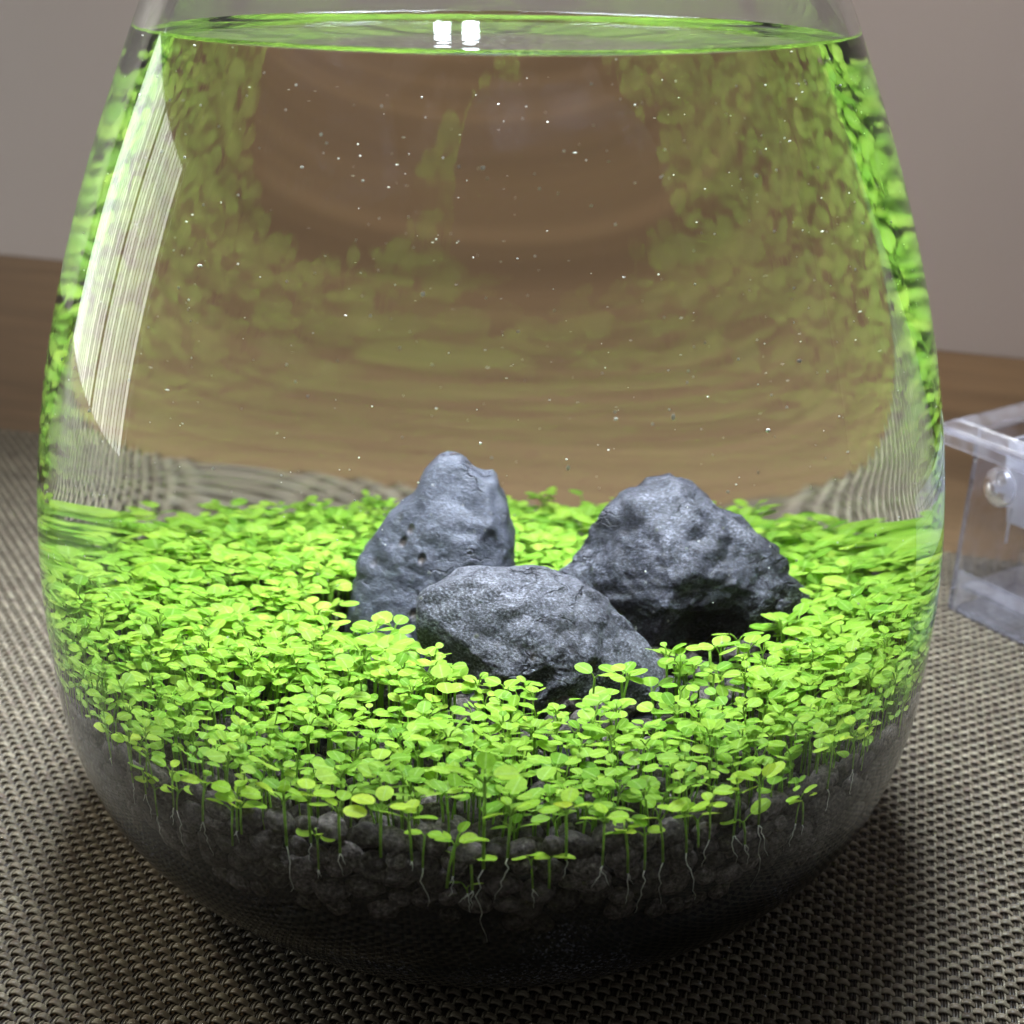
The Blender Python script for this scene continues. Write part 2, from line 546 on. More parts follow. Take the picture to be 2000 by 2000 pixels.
def edge_shine(m):  # pale diffuse mixed in, standing for the bright light in acrylic edges
    nt = m.node_tree
    g = [n for n in nt.nodes if n.type == 'BSDF_GLASS'][0]
    o_ = [n for n in nt.nodes if n.type == 'OUTPUT_MATERIAL'][0]
    tc = N(nt, 'ShaderNodeTexCoord')
    n1 = N(nt, 'ShaderNodeTexNoise', Scale=220.0, Detail=4.0)
    nt.links.new(tc.outputs['Object'], n1.inputs['Vector'])
    mr = N(nt, 'ShaderNodeMapRange')
    mr.inputs['From Min'].default_value = 0.35; mr.inputs['From Max'].default_value = 0.7
    mr.inputs['To Min'].default_value = 0.03; mr.inputs['To Max'].default_value = 0.13
    nt.links.new(n1.outputs['Fac'], mr.inputs[0])
    df = N(nt, 'ShaderNodeBsdfDiffuse', Color=(0.82, 0.82, 0.9, 1))
    ms = N(nt, 'ShaderNodeMixShader')
    nt.links.new(mr.outputs[0], ms.inputs[0]); nt.links.new(g.outputs[0], ms.inputs[1]); nt.links.new(df.outputs[0], ms.inputs[2])
    nt.links.new(ms.outputs[0], o_.inputs[0])
edge_shine(M_ACRYL)
def m_frost():
    m, nt, out = new_mat('frosted_acrylic')
    L = nt.links.new
    tc = N(nt, 'ShaderNodeTexCoord')
    n1 = N(nt, 'ShaderNodeTexNoise', Scale=160.0, Detail=3.0)
    L(tc.outputs['Object'], n1.inputs['Vector'])
    b = N(nt, 'ShaderNodeBsdfPrincipled', Roughness=0.35, IOR=1.3)
    b.inputs['Base Color'].default_value = (0.86, 0.86, 0.93, 1)
    mr = N(nt, 'ShaderNodeMapRange')
    mr.inputs['From Min'].default_value = 0.3; mr.inputs['From Max'].default_value = 0.7
    mr.inputs['To Min'].default_value = 0.35; mr.inputs['To Max'].default_value = 0.8
    L(n1.outputs['Fac'], mr.inputs[0]); L(mr.outputs[0], b.inputs['Transmission Weight'])
    L(b.outputs[0], out.inputs[0])
    return m
M_FROST = m_frost()
M_SPECK = m_simple('pale_floating_speck', (0.80, 0.80, 0.72), 0.4, 0.5, 0.3)

# ------------------------------------------------------------------ table and wall
YAW = R(-19.6)
TABLE_Z = -0.0030
def wall_frame():
    o = Vector((-0.333, 0.645, 0))           # on the line where wall meets table
    d = Vector((math.cos(YAW), math.sin(YAW), 0))
    n = Vector((-math.sin(YAW), math.cos(YAW), 0))
    return o, d, n
wo, wd, wn = wall_frame()
def box(name, lo, hi, mat, parent=None, bevel=0.0):
    bm = bmesh.new()
    bmesh.ops.create_cube(bm, size=1)
    for v in bm.verts:
        v.co = Vector([lo[i] + (v.co[i] + 0.5) * (hi[i] - lo[i]) for i in range(3)])
    if bevel:
        bmesh.ops.bevel(bm, geom=bm.edges[:], offset=bevel, segments=2, affect='EDGES')
    me = bpy.data.meshes.new(name)
    bm.to_mesh(me); bm.free()
    me.materials.append(mat)
    return link(bpy.data.objects.new(name, me), parent)
tb = box('table', (-1.3, -1.9, -0.03), (1.6, -0.0005, 0.0), M_WOOD, bevel=0.001)
tb.location = (wo.x, wo.y, TABLE_Z); tb.rotation_euler = (0, 0, YAW)
tag(tb, 'brown wooden table top under the woven placemat', 'table', kind='structure')
wl = box('wall', (-1.6, 0.0, -0.4), (2.0, 0.05, 1.1), M_WALL)
wl.location = (wo.x, wo.y, TABLE_Z); wl.rotation_euler = (0, 0, YAW)
tag(wl, 'plain taupe painted wall behind the table', 'wall', kind='structure')

# ------------------------------------------------------------------ daylit blind at the window on the left
blind = empty('window_blind', (-1.25, 0.07, -0.06), 0)
tag(blind, 'white vertical blind of a daylit window mirrored in the left of the vase', 'blind')
mb = m_blind()
slat_me = None
ns = 26
for k in range(ns):
    w = 0.0225
    y0 = k * 0.0288 + (0.022 if k >= 11 else 0.0)
    if slat_me is None:
        V = [(0, 0, 0), (0.006, w * 0.5, 0), (0, w, 0), (0, 0, 0.62), (0.006, w * 0.5, 0.62), (0, w, 0.62),
             (-0.002, 0, 0), (0.004, w * .5, 0), (-0.002, w, 0), (-0.002, 0, .62), (0.004, w * .5, .62), (-0.002, w, .62)]
        Fc = [(0, 1, 4, 3), (1, 2, 5, 4), (7, 6, 9, 10), (8, 7, 10, 11), (2, 8, 11, 5), (6, 0, 3, 9), (3, 4, 10, 9), (4, 5, 11, 10), (1, 0, 6, 7), (2, 1, 7, 8)]
        slat_me = make_mesh('slat', V, Fc, mb, False)
    s = link(bpy.data.objects.new('slat', slat_me), blind)
    s.location = (0, y0, 0)

# ------------------------------------------------------------------ woven placemat
MAT_YAW = R(-17.0)
A_P = 0.00234      # warp column pitch
B_P = 0.00206      # weft pitch
NCOL, NROW = 226, 262
mat_back = Vector((-0.2273, 0.2775, 0))
placemat = empty('placemat', (mat_back.x, mat_back.y, 0.0), MAT_YAW)
tag(placemat, 'olive brown woven plastic placemat under the round glass vase', 'placemat')
X0 = -10 * A_P   # mat starts left of the picture
def weft_mesh(seed, length_cols):
    rg = random.Random(seed)
    V, Fc = [], []
    per = 6
    n = length_cols * per
    prof = [(-0.80, -0.10), (-0.62, 0.26), (-0.28, 0.36), (0.0, 0.30), (0.28, 0.37), (0.62, 0.27), (0.80, -0.10), (0.0, -0.24)]
    jit = [rg.uniform(-0.05, 0.05) for _ in range(length_cols + 2)]
    for i in range(n + 1):
        u = i / per
        c = math.cos(math.pi * (u - 0.5))
        s = math.copysign(abs(c) ** 0.72, c)
        zc = -0.00085 + 0.00052 * s
        wsc = 1.0 if s > 0 else 0.86
        x = u * A_P
        k = int(u)
        yo = jit[k] * (1 - (u - k)) + jit[k + 1] * (u - k)
        for (py, pz) in prof:
            V.append((x, (py * wsc + yo) * 0.00100, zc + pz * 0.00100))
    m = len(prof)
    for i in range(n):
        for k in range(m):
            k2 = (k + 1) % m
            Fc.append((i * m + k, (i + 1) * m + k, (i + 1) * m + k2, i * m + k2))
    return make_mesh('weft_strand', V, Fc, M_WEFT)
def warp_mesh(seed, rows, name, mat, xs, rad, amp, zmid):
    rg = random.Random(seed)
    V, Fc = [], []
    per = 4
    n = rows * per
    sides = 6
    base = 0
    for xo in xs:
        for i in range(n + 1):
            u = i / per
            c = math.cos(math.pi * (u - 0.5))
            s = math.copysign(abs(c) ** 0.7, c)
            zc = zmid - amp * s
            for k in range(sides):
                an = 2 * math.pi * k / sides
                V.append((xo + rad * math.cos(an), -u * B_P, zc + rad * 0.85 * math.sin(an)))
        for i in range(n):
            for k in range(sides):
                k2 = (k + 1) % sides
                Fc.append((base + i * sides + k, base + (i + 1) * sides + k, base + (i + 1) * sides + k2, base + i * sides + k2))
        base += (n + 1) * sides
    return make_mesh(name, V, Fc, mat)
wefts = [weft_mesh(s, NCOL) for s in range(4)]
rw = random.Random(5)
for j in range(NROW):
    o = link(bpy.data.objects.new('weft_strand', wefts[rw.randrange(4)]), placemat)
    o.location = (X0 + (j % 2) * A_P + rw.uniform(-1, 1) * 0.00005, -(j + 0.5) * B_P + rw.uniform(-1, 1) * 0.00006, 0)
lw = [warp_mesh(s, NROW, 'warp_strand', M_WARP_L, [0.0], 0.00027, 0.00042, -0.00085) for s in range(1)]
dw = [warp_mesh(s, NROW, 'warp_strand', M_WARP_D, [-0.00034, 0.00034], 0.00034, 0.00030, -0.00110) for s in range(1)]
for k in range(NCOL):
    ph = (k % 2)
    for msh, dx in ((lw[0], 0.00082), (dw[0], 0.0)):
        o = link(bpy.data.objects.new('warp_strand', msh), placemat)
        # neighbouring columns are half a weave apart
        o.location = (X0 + (k + 0.5) * A_P + dx + rw.uniform(-1, 1) * 0.00006, (B_P if ph else 0.0) , 0)

# ------------------------------------------------------------------ glass vase and its water
SEG = 256
def ring(r, z):
    return [(r * math.cos(2 * math.pi * k / SEG), r * math.sin(2 * math.pi * k / SEG), z) for k in range(SEG)]
def lathe(profile, close_start=False, close_end=False):
    V, Fc = [], []
    for (r, z) in profile:
        V += ring(r, z)
    for i in range(len(profile) - 1):
        for k in range(SEG):
            k2 = (k + 1) % SEG
            Fc.append((i * SEG + k, i * SEG + k2, (i + 1) * SEG + k2, (i + 1) * SEG + k))
    if close_start:
        V.append((0, 0, profile[0][1])); c = len(V) - 1
        for k in range(SEG):
            Fc.append((c, (k + 1) % SEG, k))
    if close_end:
        V.append((0, 0, profile[-1][1])); c = len(V) - 1
        b = (len(profile) - 1) * SEG
        for k in range(SEG):
            Fc.append((c, b + k, b + (k + 1) % SEG))
    return V, Fc

def wet_profile():
    """the inside of the glass below the waterline, from the floor centre upwards"""
    zs = np.concatenate([np.linspace(FLOOR_Z, 0.03, 22), np.linspace(0.032, Z_CONTACT, 90)])
    pr = []
    for z in zs:
        r = float(r_in(z))
        # rounded inner corner at the floor
        t = np.clip((z - FLOOR_Z) / 0.014, 0, 1)
        r -= 0.014 * (1 - math.sqrt(max(0.0, 1 - (1 - t) ** 2)))
        pr.append((r, float(z)))
    r0 = pr[0][0]
    return [(0.002, FLOOR_Z), (r0 * 0.5, FLOOR_Z)] + pr
WET = wet_profile()
def build_vase():
    zo = np.concatenate([np.linspace(0.0, 0.03, 26) , np.linspace(0.0325, Z_RIM, 110)])
    outer = [(0.004, 0.0006), (0.050, 0.0006), (0.064, 0.0004)] + [(float(r_out(z)), float(z) + 0.0) for z in zo]
    rr = float(r_out(Z_RIM))
    rim = [(rr - 0.0004, Z_RIM + 0.0009), (rr - 0.00125, Z_RIM + 0.0013), (rr - 0.0021, Z_RIM + 0.0009)]
    zi = np.linspace(Z_RIM, Z_CONTACT, 50)
    inner = [(float(r_in(z)), float(z)) for z in zi]
    V, Fc = lathe(outer + rim + inner, close_start=True)
    v = mesh_obj('glass_vase', V, Fc, M_GLASS)
    tag(v, 'large clear rounded glass vase holding the planted water garden', 'vase')
    return v
vase = build_vase()

def foot_glint_ring():  # pale ring painted for the bright line of light at the foot
    m, nt, out = new_mat('painted_foot_glint')
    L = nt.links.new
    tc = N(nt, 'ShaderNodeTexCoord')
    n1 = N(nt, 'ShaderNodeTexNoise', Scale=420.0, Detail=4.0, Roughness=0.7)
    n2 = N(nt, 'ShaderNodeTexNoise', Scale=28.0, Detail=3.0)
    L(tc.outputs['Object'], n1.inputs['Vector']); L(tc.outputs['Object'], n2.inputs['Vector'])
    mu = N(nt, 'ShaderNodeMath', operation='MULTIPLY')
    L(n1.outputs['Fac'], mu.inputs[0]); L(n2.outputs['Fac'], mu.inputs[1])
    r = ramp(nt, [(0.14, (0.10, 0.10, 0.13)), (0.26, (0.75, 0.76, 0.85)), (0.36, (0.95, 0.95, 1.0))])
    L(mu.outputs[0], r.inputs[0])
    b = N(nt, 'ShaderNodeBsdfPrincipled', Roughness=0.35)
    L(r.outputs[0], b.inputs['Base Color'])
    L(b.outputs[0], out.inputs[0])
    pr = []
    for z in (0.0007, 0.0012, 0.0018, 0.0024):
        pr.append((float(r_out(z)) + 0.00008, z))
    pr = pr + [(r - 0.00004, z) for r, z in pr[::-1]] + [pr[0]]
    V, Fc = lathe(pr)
    o = mesh_obj('foot_glint_ring', V, Fc, m, vase)
    o['label'] = 'painted pale line of light around the foot of the glass'
foot_glint_ring()

def build_water():
    rc = WET[-1][0]
    rs = np.concatenate([[rc], rc - np.geomspace(0.0001, 0.012, 16), np.linspace(rc - 0.018, 0.004, 18)])
    top = [(float(r), float(Z_WATER + (Z_CONTACT - Z_WATER) * math.exp(-(rc - r) / 0.0011))) for r in rs]
    prof = WET + top[1:]
    V, Fc = lathe(prof, close_start=True, close_end=True)
    me = make_mesh('water', V, Fc, [M_WATER_SIDE, M_WATER_TOP])
    nw = len(WET)
    for p in me.polygons:
        zs = [i // SEG for i in p.vertices]
        if min(zs) >= nw - 1 and not (len(p.vertices) == 3 and min(me.vertices[i].co.z for i in p.vertices) < 0.1):
            p.material_index = 1
    # crisp edge where the surface meets the glass
    import itertools
    ed = {tuple(sorted(e.vertices)): e for e in me.edges}
    for k in range(SEG):
        a, b = (nw - 1) * SEG + k, (nw - 1) * SEG + (k + 1) % SEG
        ed[tuple(sorted((a, b)))].use_edge_sharp = True
    return tag(link(bpy.data.objects.new('water', me)), 'clear still water filling the vase nearly to its narrow neck', 'water', kind='structure')
water = build_water()

# ------------------------------------------------------------------ black soil
def build_soil_bed():
    nr, na = 40, 160
    V, Fc = [], []
    # top surface, out to the glass
    for i in range(nr + 1):
        for k in range(na):
            an = 2 * math.pi * k / na
            rmax = 0.0
            z = 0.05
            for _ in range(3):
                rmax = float(r_in(z)) - 0.0062
                r = rmax * (i / nr) if i else 0.0005
                z = soil_z(r * math.cos(an), r * math.sin(an)) - 0.0035 - (0.0035 if i > nr - 3 else 0)
            z += 0.0008 * noise.noise(Vector((r * math.cos(an) * 300, r * math.sin(an) * 300, 0)))
            V.append((r * math.cos(an), r * math.sin(an), z))
    # side down to the floor
    rows = 16
    for j in range(1, rows + 1):
        t = j / rows
        for k in range(na):
            an = 2 * math.pi * k / na
            zt = V[nr * na + k][2]
            z = zt + (FLOOR_Z + 0.0006 - zt) * t
            rr = np.interp(z, [p[1] for p in WET[2:]], [p[0] for p in WET[2:]])
            ins = np.interp(z, [0.036, 0.041], [0.0008, 0.0062])
            r = rr - ins + 0.0004 * noise.noise(Vector((math.cos(an) * 30, math.sin(an) * 30, z * 300)))
            V.append((r * math.cos(an), r * math.sin(an), z))
    for i in range(nr + rows):
        for k in range(na):
            k2 = (k + 1) % na
            Fc.append((i * na + k, (i + 1) * na + k, (i + 1) * na + k2, i * na + k2))
    Fc.append(tuple((nr + rows) * na + k for k in range(na))[::-1])
    o = mesh_obj('soil_bed', V, Fc, M_POWDER)
    return tag(o, 'black powdery soil filling the bottom of the vase below the granules', 'soil', kind='stuff')
build_soil_bed()

def granule_shape(seed, sub):
    bm = bmesh.new()
    bmesh.ops.create_icosphere(bm, subdivisions=sub, radius=1.0)
    rg = random.Random(seed)
    sx, sy, sz = rg.uniform(0.85, 1.2), rg.uniform(0.8, 1.05), rg.uniform(0.72, 0.95)
    off = Vector((seed * 7.3, seed * 3.1, 1.7))
    for v in bm.verts:
        p = v.co.copy()
        d = 1 + 0.20 * noise.noise(p * 1.1 + off) + 0.06 * noise.noise(p * 3.2 + off)
        v.co = Vector((p.x * sx, p.y * sy, p.z * sz)) * d
    me = bpy.data.meshes.new('soil_granule')
    bm.to_mesh(me); bm.free()
    me.materials.append(M_GRAN)
    me.polygons.foreach_set('use_smooth', [True] * len(me.polygons))
    return me
GRAN = [granule_shape(s, 3) for s in range(8)]
gran_pts = []
rg = random.Random(21)
# rows of granules pressed against the front of the glass
zrow = 0.0
for row in range(5):
    an = R(-162) + rg.uniform(0, 0.05)
    while an < R(-18):
        rad = rg.choice([rg.uniform(0.0019, 0.0026), rg.uniform(0.0024, 0.0033), rg.uniform(0.0029, 0.0038)])
        y = -0.098 * abs(math.sin(an))
        x = 0.098 * math.cos(an)
        z = soil_z(x, y) + 0.0012 - row * 0.0044 + rg.uniform(-0.0013, 0.0013)
        if row < 4 or rg.random() < 0.6:
            rr = float(r_in(z)) - rad * 1.02 - (0.0012 if row == 0 else 0.0005 + 0.0007 * row) - rg.uniform(0, 0.0012)
            gran_pts.append((rr * math.cos(an), rr * math.sin(an), z, rad))
        an += rad * rg.uniform(1.75, 2.1) / 0.097
# a few rows behind them on top
for row in range(1, 6):
    r0 = 0.0945 - row * 0.0056
    an = R(-140) + rg.uniform(0, 0.05)
    while an < R(-40):
        rad = rg.uniform(0.0022, 0.0034)
        r_ = r0 + rg.uniform(-0.001, 0.001)
        x, y = r_ * math.cos(an), r_ * math.sin(an)
        gran_pts.append((x, y, soil_z(x, y) - 0.0008 + rg.uniform(-0.0008, 0.0008), rad))
        an += rad * 2.1 / r_
front = gran_pts[:]
front.sort(key=lambda p: (0 if math.hypot(p[0], p[1]) > 0.0895 else 1, p[1]))
indiv, rest = front[:290], front[290:]
for (x, y, z, rad) in indiv:
    o = link(bpy.data.objects.new('soil_granule', GRAN[rg.randrange(8)]))
    o.location = (x, y, z)
    o.scale = (rad, rad, rad)
    an = math.atan2(y, x)
    o.rotation_euler = (rg.uniform(-0.5, 0.5), rg.uniform(-0.5, 0.5), an + math.pi / 2 + rg.uniform(-0.6, 0.6))
    side = 'left' if x < -0.035 else ('right' if x > 0.035 else 'middle')
    size = 'small' if rad < 0.0025 else ('large' if rad > 0.0031 else 'medium')
    dz = z - soil_z(x, y)
    lev = 'half buried behind the' if math.hypot(x, y) < 0.0905 else ('in the top row along the' if dz > -0.0025 else ('in the second row below the' if dz > -0.0065 else 'in the lowest rows against the'))
    tag(o, f'{size} black soil granule {lev} {side} of the front glass', 'granule', f'{size} black granules {lev} {side} front')
def joined(parts):
    V, Fc = [], []
    b = 0
    for v, f in parts:
        V.append(v)
        Fc += [tuple(i + b for i in q) for q in f]
        b += len(v)
    return np.concatenate(V), Fc
low = [granule_shape(s + 30, 2) for s in range(4)]
low_np = []
for me in low:
    a = np.empty(len(me.vertices) * 3); me.vertices.foreach_get('co', a)
    low_np.append((a.reshape(-1, 3), [tuple(p.vertices) for p in me.polygons]))
parts = []
def add_gran(x, y, z, rad):
    v, f = low_np[rg.randrange(4)]
    a = rg.uniform(0, 6.28)
    c, s = math.cos(a), math.sin(a)
    parts.append((v @ np.array([[c, s, 0], [-s, c, 0], [0, 0, 1]]) * rad + np.array([x, y, z]), f))
for p in rest: add_gran(*p)
for _ in range(1100):
    r_, an = 0.094 * math.sqrt(rg.random()), rg.uniform(0, 6.283)
    x, y = r_ * math.cos(an), r_ * math.sin(an)
    if y < -0.055 and r_ > 0.066: continue
    add_gran(x, y, soil_z(x, y) - 0.0012 + rg.uniform(-0.0008, 0.0006), rg.uniform(0.0021, 0.0032))
V, Fc = joined(parts)
tag(mesh_obj('soil_granules', V, Fc, M_GRAN), 'dark soil granules covering the bed between the seedlings and stones', 'soil', kind='stuff')

# ------------------------------------------------------------------ stones
LR = [(-0.0258,0.0484),(-0.0255,0.0539),(-0.0249,0.0582),(-0.0239,0.0634),(-0.0234,0.0672),(-0.0216,0.0715),(-0.0196,0.0752),(-0.017,0.0782),(-0.0143,0.0816),(-0.013,0.0841),(-0.012,0.0871),(-0.0104,0.0896),(-0.0084,0.0915),(-0.0064,0.0915),(-0.0048,0.0905),(-0.0038,0.0889),(-0.0024,0.0877),(-0.0008,0.0872),(0.0003,0.0875),(0.0011,0.0865),(0.0016,0.084),(0.0026,0.0819),(0.0031,0.079),(0.0038,0.0748),(0.0042,0.0706),(0.0042,0.0656),(0.004,0.0566),(0.002,0.0436),(-0.0081,0.0401),(-0.0159,0.0429),(-0.0222,0.0442)]
FR = [(-0.0121,0.0598),(-0.0127,0.0629),(-0.0127,0.067),(-0.0126,0.0702),(-0.0107,0.072),(-0.0081,0.074),(-0.0055,0.0754),(-0.0029,0.076),(0.0001,0.0759),(0.0037,0.0755),(0.0069,0.0752),(0.0109,0.0749),(0.0135,0.0743),(0.0158,0.0732),(0.0181,0.0716),(0.0207,0.0691),(0.0233,0.0665),(0.0259,0.0644),(0.0279,0.0622),(0.0295,0.06),(0.0305,0.0578),(0.03,0.0557),(0.0286,0.0541),(0.0248,0.0513),(0.0183,0.0482),(0.0119,0.0453),(0.0053,0.0486),(-0.0012,0.0516),(-0.0062,0.054),(-0.0098,0.0564)]
RR = [(0.0108,0.0644),(0.0131,0.0683),(0.0154,0.0721),(0.0176,0.0771),(0.0198,0.0805),(0.0223,0.0839),(0.0246,0.0847),(0.0265,0.0866),(0.0287,0.0866),(0.0309,0.0873),(0.0328,0.0862),(0.0362,0.0832),(0.0385,0.0803),(0.0413,0.0787),(0.0436,0.0758),(0.0473,0.0725),(0.0494,0.0695),(0.0508,0.0661),(0.0513,0.0636),(0.0534,0.061),(0.0543,0.0581),(0.0542,0.0535),(0.0535,0.0505),(0.0501,0.0463),(0.0448,0.0429),(0.0381,0.0402),(0.0318,0.0409),(0.0254,0.0431),(0.0187,0.0516),(0.0136,0.0589)]
SR = [(0.0290,0.0560),(0.0312,0.0551),(0.0330,0.0530),(0.0342,0.0500),(0.0352,0.0460),(0.0340,0.0425),(0.0305,0.0424),(0.0270,0.0440),(0.0268,0.0480),(0.0276,0.0530)]
def build_stone(name, outline, centre, y0, lean, front_d, back_d, mat, bumps, seed, pw=2.4, rough=1.0, comp=0.0, chips=22):
    """a stone whose front outline is a star-shaped polygon in the xz plane, with its own depth"""
    cx, cz = centre
    pts = [((x - cx), (z - cz)) for x, z in outline]
    ang = np.array([math.atan2(b, a) for a, b in pts]); rad = np.array([math.hypot(a, b) for a, b in pts])
    o = np.argsort(ang); ang, rad = ang[o], rad[o]
    ang = np.concatenate([ang - 2 * math.pi, ang, ang + 2 * math.pi]); rad = np.tile(rad, 3)
    na, nr = 150, 44
    V, Fc = [], []
    off = Vector((seed * 5.1, seed * 2.3, seed))
    def pt(th, q, side):
        # q: 0 centre .. 1 outline
        rho = float(np.interp(th, ang, rad)) * q
        u, w = rho * math.cos(th), rho * math.sin(th)
        dep = (front_d if side < 0 else back_d) * max(0.0, 1 - q ** pw) ** (1 / pw)
        add = 0.0
        if side < 0:
            fade = min(1.0, (1 - q) * 5)
            for (bx, bz, ax, sx, sz, rot) in bumps:
                dx, dz = cx + u - bx, cz + w - bz
                c, s = math.cos(rot), math.sin(rot)
                a_, b_ = dx * c + dz * s, -dx * s + dz * c
                add += ax * math.exp(-(a_ / sx) ** 2 - (b_ / sz) ** 2) * fade
        x, z = cx + u, cz + w
        y = y0 + lean * (z - cz) + side * (dep + add)
        z -= comp * lean * (z - cz)
        p = Vector((x, y, z))
        return p, th, q, side
    def grain(p, th, q, side):
        nv = p * 95 + off
        d = noise.noise(nv) * 0.0005 + noise.noise(nv * 2.3) * 0.00045 + noise.noise(nv * 5.5) * 0.00038 + noise.noise(nv * 12) * 0.00025
        ridg = 0.0008 * (abs(noise.noise(nv * 1.6 + Vector((9, 1, 4)))) * 2 - 0.6)
        dirv = Vector((math.cos(th) * q * 0.6, side * (1 - q * 0.75), math.sin(th) * q * 0.6))
        if dirv.length > 0: dirv.normalize()
        return p + dirv * (d + ridg) * rough
    raw = []
    for side in (-1, 1):
        for i in range(nr + 1):
            q = math.sin(math.pi / 2 * i / nr) if i else 0.0
            if side == 1 and i == nr: break
            for k in range(na):
                raw.append(pt(-math.pi + 2 * math.pi * k / na, q if i else 0.002, side))
    # chipped facets: slice the body with flat planes
    P_ = np.array([r_[0][:] for r_ in raw])
    c_ = np.array([cx, y0, cz])
    rf = random.Random(seed * 13 + 1)
    for _ in range(chips):
        nx, ny, nz = rf.uniform(-0.8, 0.8), -rf.uniform(0.55, 1.0), rf.uniform(-0.4, 0.75)
        nn = np.array([nx, ny, nz]); nn /= np.linalg.norm(nn)
        dd = (P_ - c_) @ nn
        lim = dd.max() - rf.uniform(0.0008, 0.0034)
        ex = np.maximum(dd - lim, 0)
        P_ = P_ - ex[:, None] * nn * 0.95
    V = [grain(Vector(P_[i_]), *raw[i_][1:]) for i_ in range(len(raw))]
    def idx(side, i, k):
        if side == 1 and i == nr: side = -1
        return (0 if side == -1 else (nr + 1) * na) + i * na + k % na
    for side in (-1, 1):
        for i in range(nr):
            for k in range(na):
                f = (idx(side, i, k), idx(side, i, k + 1), idx(side, i + 1, k + 1), idx(side, i + 1, k))
                Fc.append(f if side == 1 else f[::-1])
        cap = tuple(idx(side, 0, k) for k in range(na))
        Fc.append(cap[::-1] if side == 1 else cap)
    return mesh_obj(name, V, Fc, mat)
st = build_stone('stone', LR, (-0.0095, 0.064), 0.020, 0.30, 0.010, 0.010, M_ROCK_L,
                 [(-0.004, 0.083, 0.0022, 0.006, 0.004, 0.6), (0.001, 0.074, -0.0018, 0.004, 0.006, 0), (-0.020, 0.060, -0.0015, 0.004, 0.010, 0)], 1, 4.0, 0.75, 0.36)
tag(st, 'tall smooth blue grey standing stone with small brown pits on the left', 'stone')
FR = [(x * 1.03 + 0.0003, z + 0.0003) for x, z in FR]
st = build_stone('stone', FR, (0.0080, 0.0600), -0.0125, 0.55, 0.0105, 0.010, M_ROCK_F,
                 [(-0.003, 0.068, 0.0016, 0.010, 0.004, -0.4), (0.0085, 0.0575, -0.0055, 0.0028, 0.0052, -0.65), (0.020, 0.061, 0.0018, 0.008, 0.004, -0.8), (-0.001, 0.053, -0.0040, 0.006, 0.003, -0.3), (0.014, 0.049, 0.0016, 0.004, 0.003, 0)], 2, 2.3, 0.9)
tag(st, 'low broad grainy grey stone in front, its top sloping down to the right', 'stone')
RR = [(x + 0.0012, z - 0.0006) for x, z in RR]
st = build_stone('stone', RR, (0.0342, 0.0614), 0.022, 0.26, 0.017, 0.014, M_ROCK_R,
                 [(0.030, 0.075, 0.0065, 0.0035, 0.014, -0.15), (0.0385, 0.0545, -0.0150, 0.0085, 0.0068, 0.35), (0.022, 0.066, -0.0020, 0.006, 0.008, 0.4), (0.046, 0.064, 0.0015, 0.006, 0.003, -0.6), (0.0275, 0.060, 0.003, 0.004, 0.006, 0.2)], 3, 2.0, 1.3, 0.36)
tag(st, 'dark rugged peaked stone on the right with a deep shadowed hollow below', 'stone')
st = build_stone('stone', SR, (0.0311, 0.0488), -0.006, 0.2, 0.005, 0.005, M_ROCK_F, [(0.031, 0.050, -0.001, 0.001, 0.004, 0.3)], 4, 2.2, 0.8)
tag(st, 'small stone flake leaning against the right end of the low front stone', 'stone')

# ------------------------------------------------------------------ seedlings
def in_stone(x, y):
    def ell(cx, cy, a, b, rot=0.0):
        dx, dy = x - cx, y - cy
        c, s = math.cos(rot), math.sin(rot)
        return ((dx * c + dy * s) / a) ** 2 + ((-dx * s + dy * c) / b) ** 2 < 1
    return (ell(-0.0108, 0.020, 0.0165, 0.0125) or ell(0.009, -0.015, 0.0235, 0.0135, -0.12)
            or ell(0.033, 0.020, 0.0235, 0.018) or ell(0.032, -0.004, 0.008, 0.010) or ell(0.018, 0.003, 0.018, 0.010) or ell(-0.016, 0.004, 0.0135, 0.011))
# leaf template: points along the blade, three across
LT = [0.05, 0.24, 0.5, 0.76, 0.95]
def leaf_template():
    V = [(0, 0, 0)]
    for t in LT:
        w = math.sqrt(max(0, 1 - (2 * t - 1) ** 2)) * (0.46 + 0.06 * t)
        for sx in (-1, -0.5, 0, 0.5, 1):
            V.append((t, w * sx, abs(sx) ** 1.5 * 0.07 * (w / 0.5)))
    V.append((1.0, 0, 0))
    Fc = []
    for s in range(4):
        Fc.append((0, 1 + s + 1, 1 + s))
    for i in range(len(LT) - 1):
        a, b = 1 + i * 5, 1 + (i + 1) * 5
        for s in range(4):
            Fc.append((a + s, a + s + 1, b + s + 1, b + s))
    l = 1 + (len(LT) - 1) * 5
    for s in range(4):
        Fc.append((l + s, l + s + 1, len(V) - 1))
    return np.array(V), Fc
LV, LF = leaf_template()
LACROSS = np.array([0.0] + [sx for _ in LT for sx in (-1, -0.5, 0, 0.5, 1)] + [0.0])
def set_across(o, n):
    a = o.data.attributes.new('across', 'FLOAT', 'POINT')
    a.data.foreach_set('value', np.tile(LACROSS, n))

def clamp_glass(v, margin=0.0005):
    r = np.hypot(v[:, 0], v[:, 1])
    lim = r_in(v[:, 2]) - margin
    k = np.where(r > lim, lim / np.maximum(r, 1e-6), 1.0)
    v = v.copy()
    v[:, 0] *= k; v[:, 1] *= k
    return v

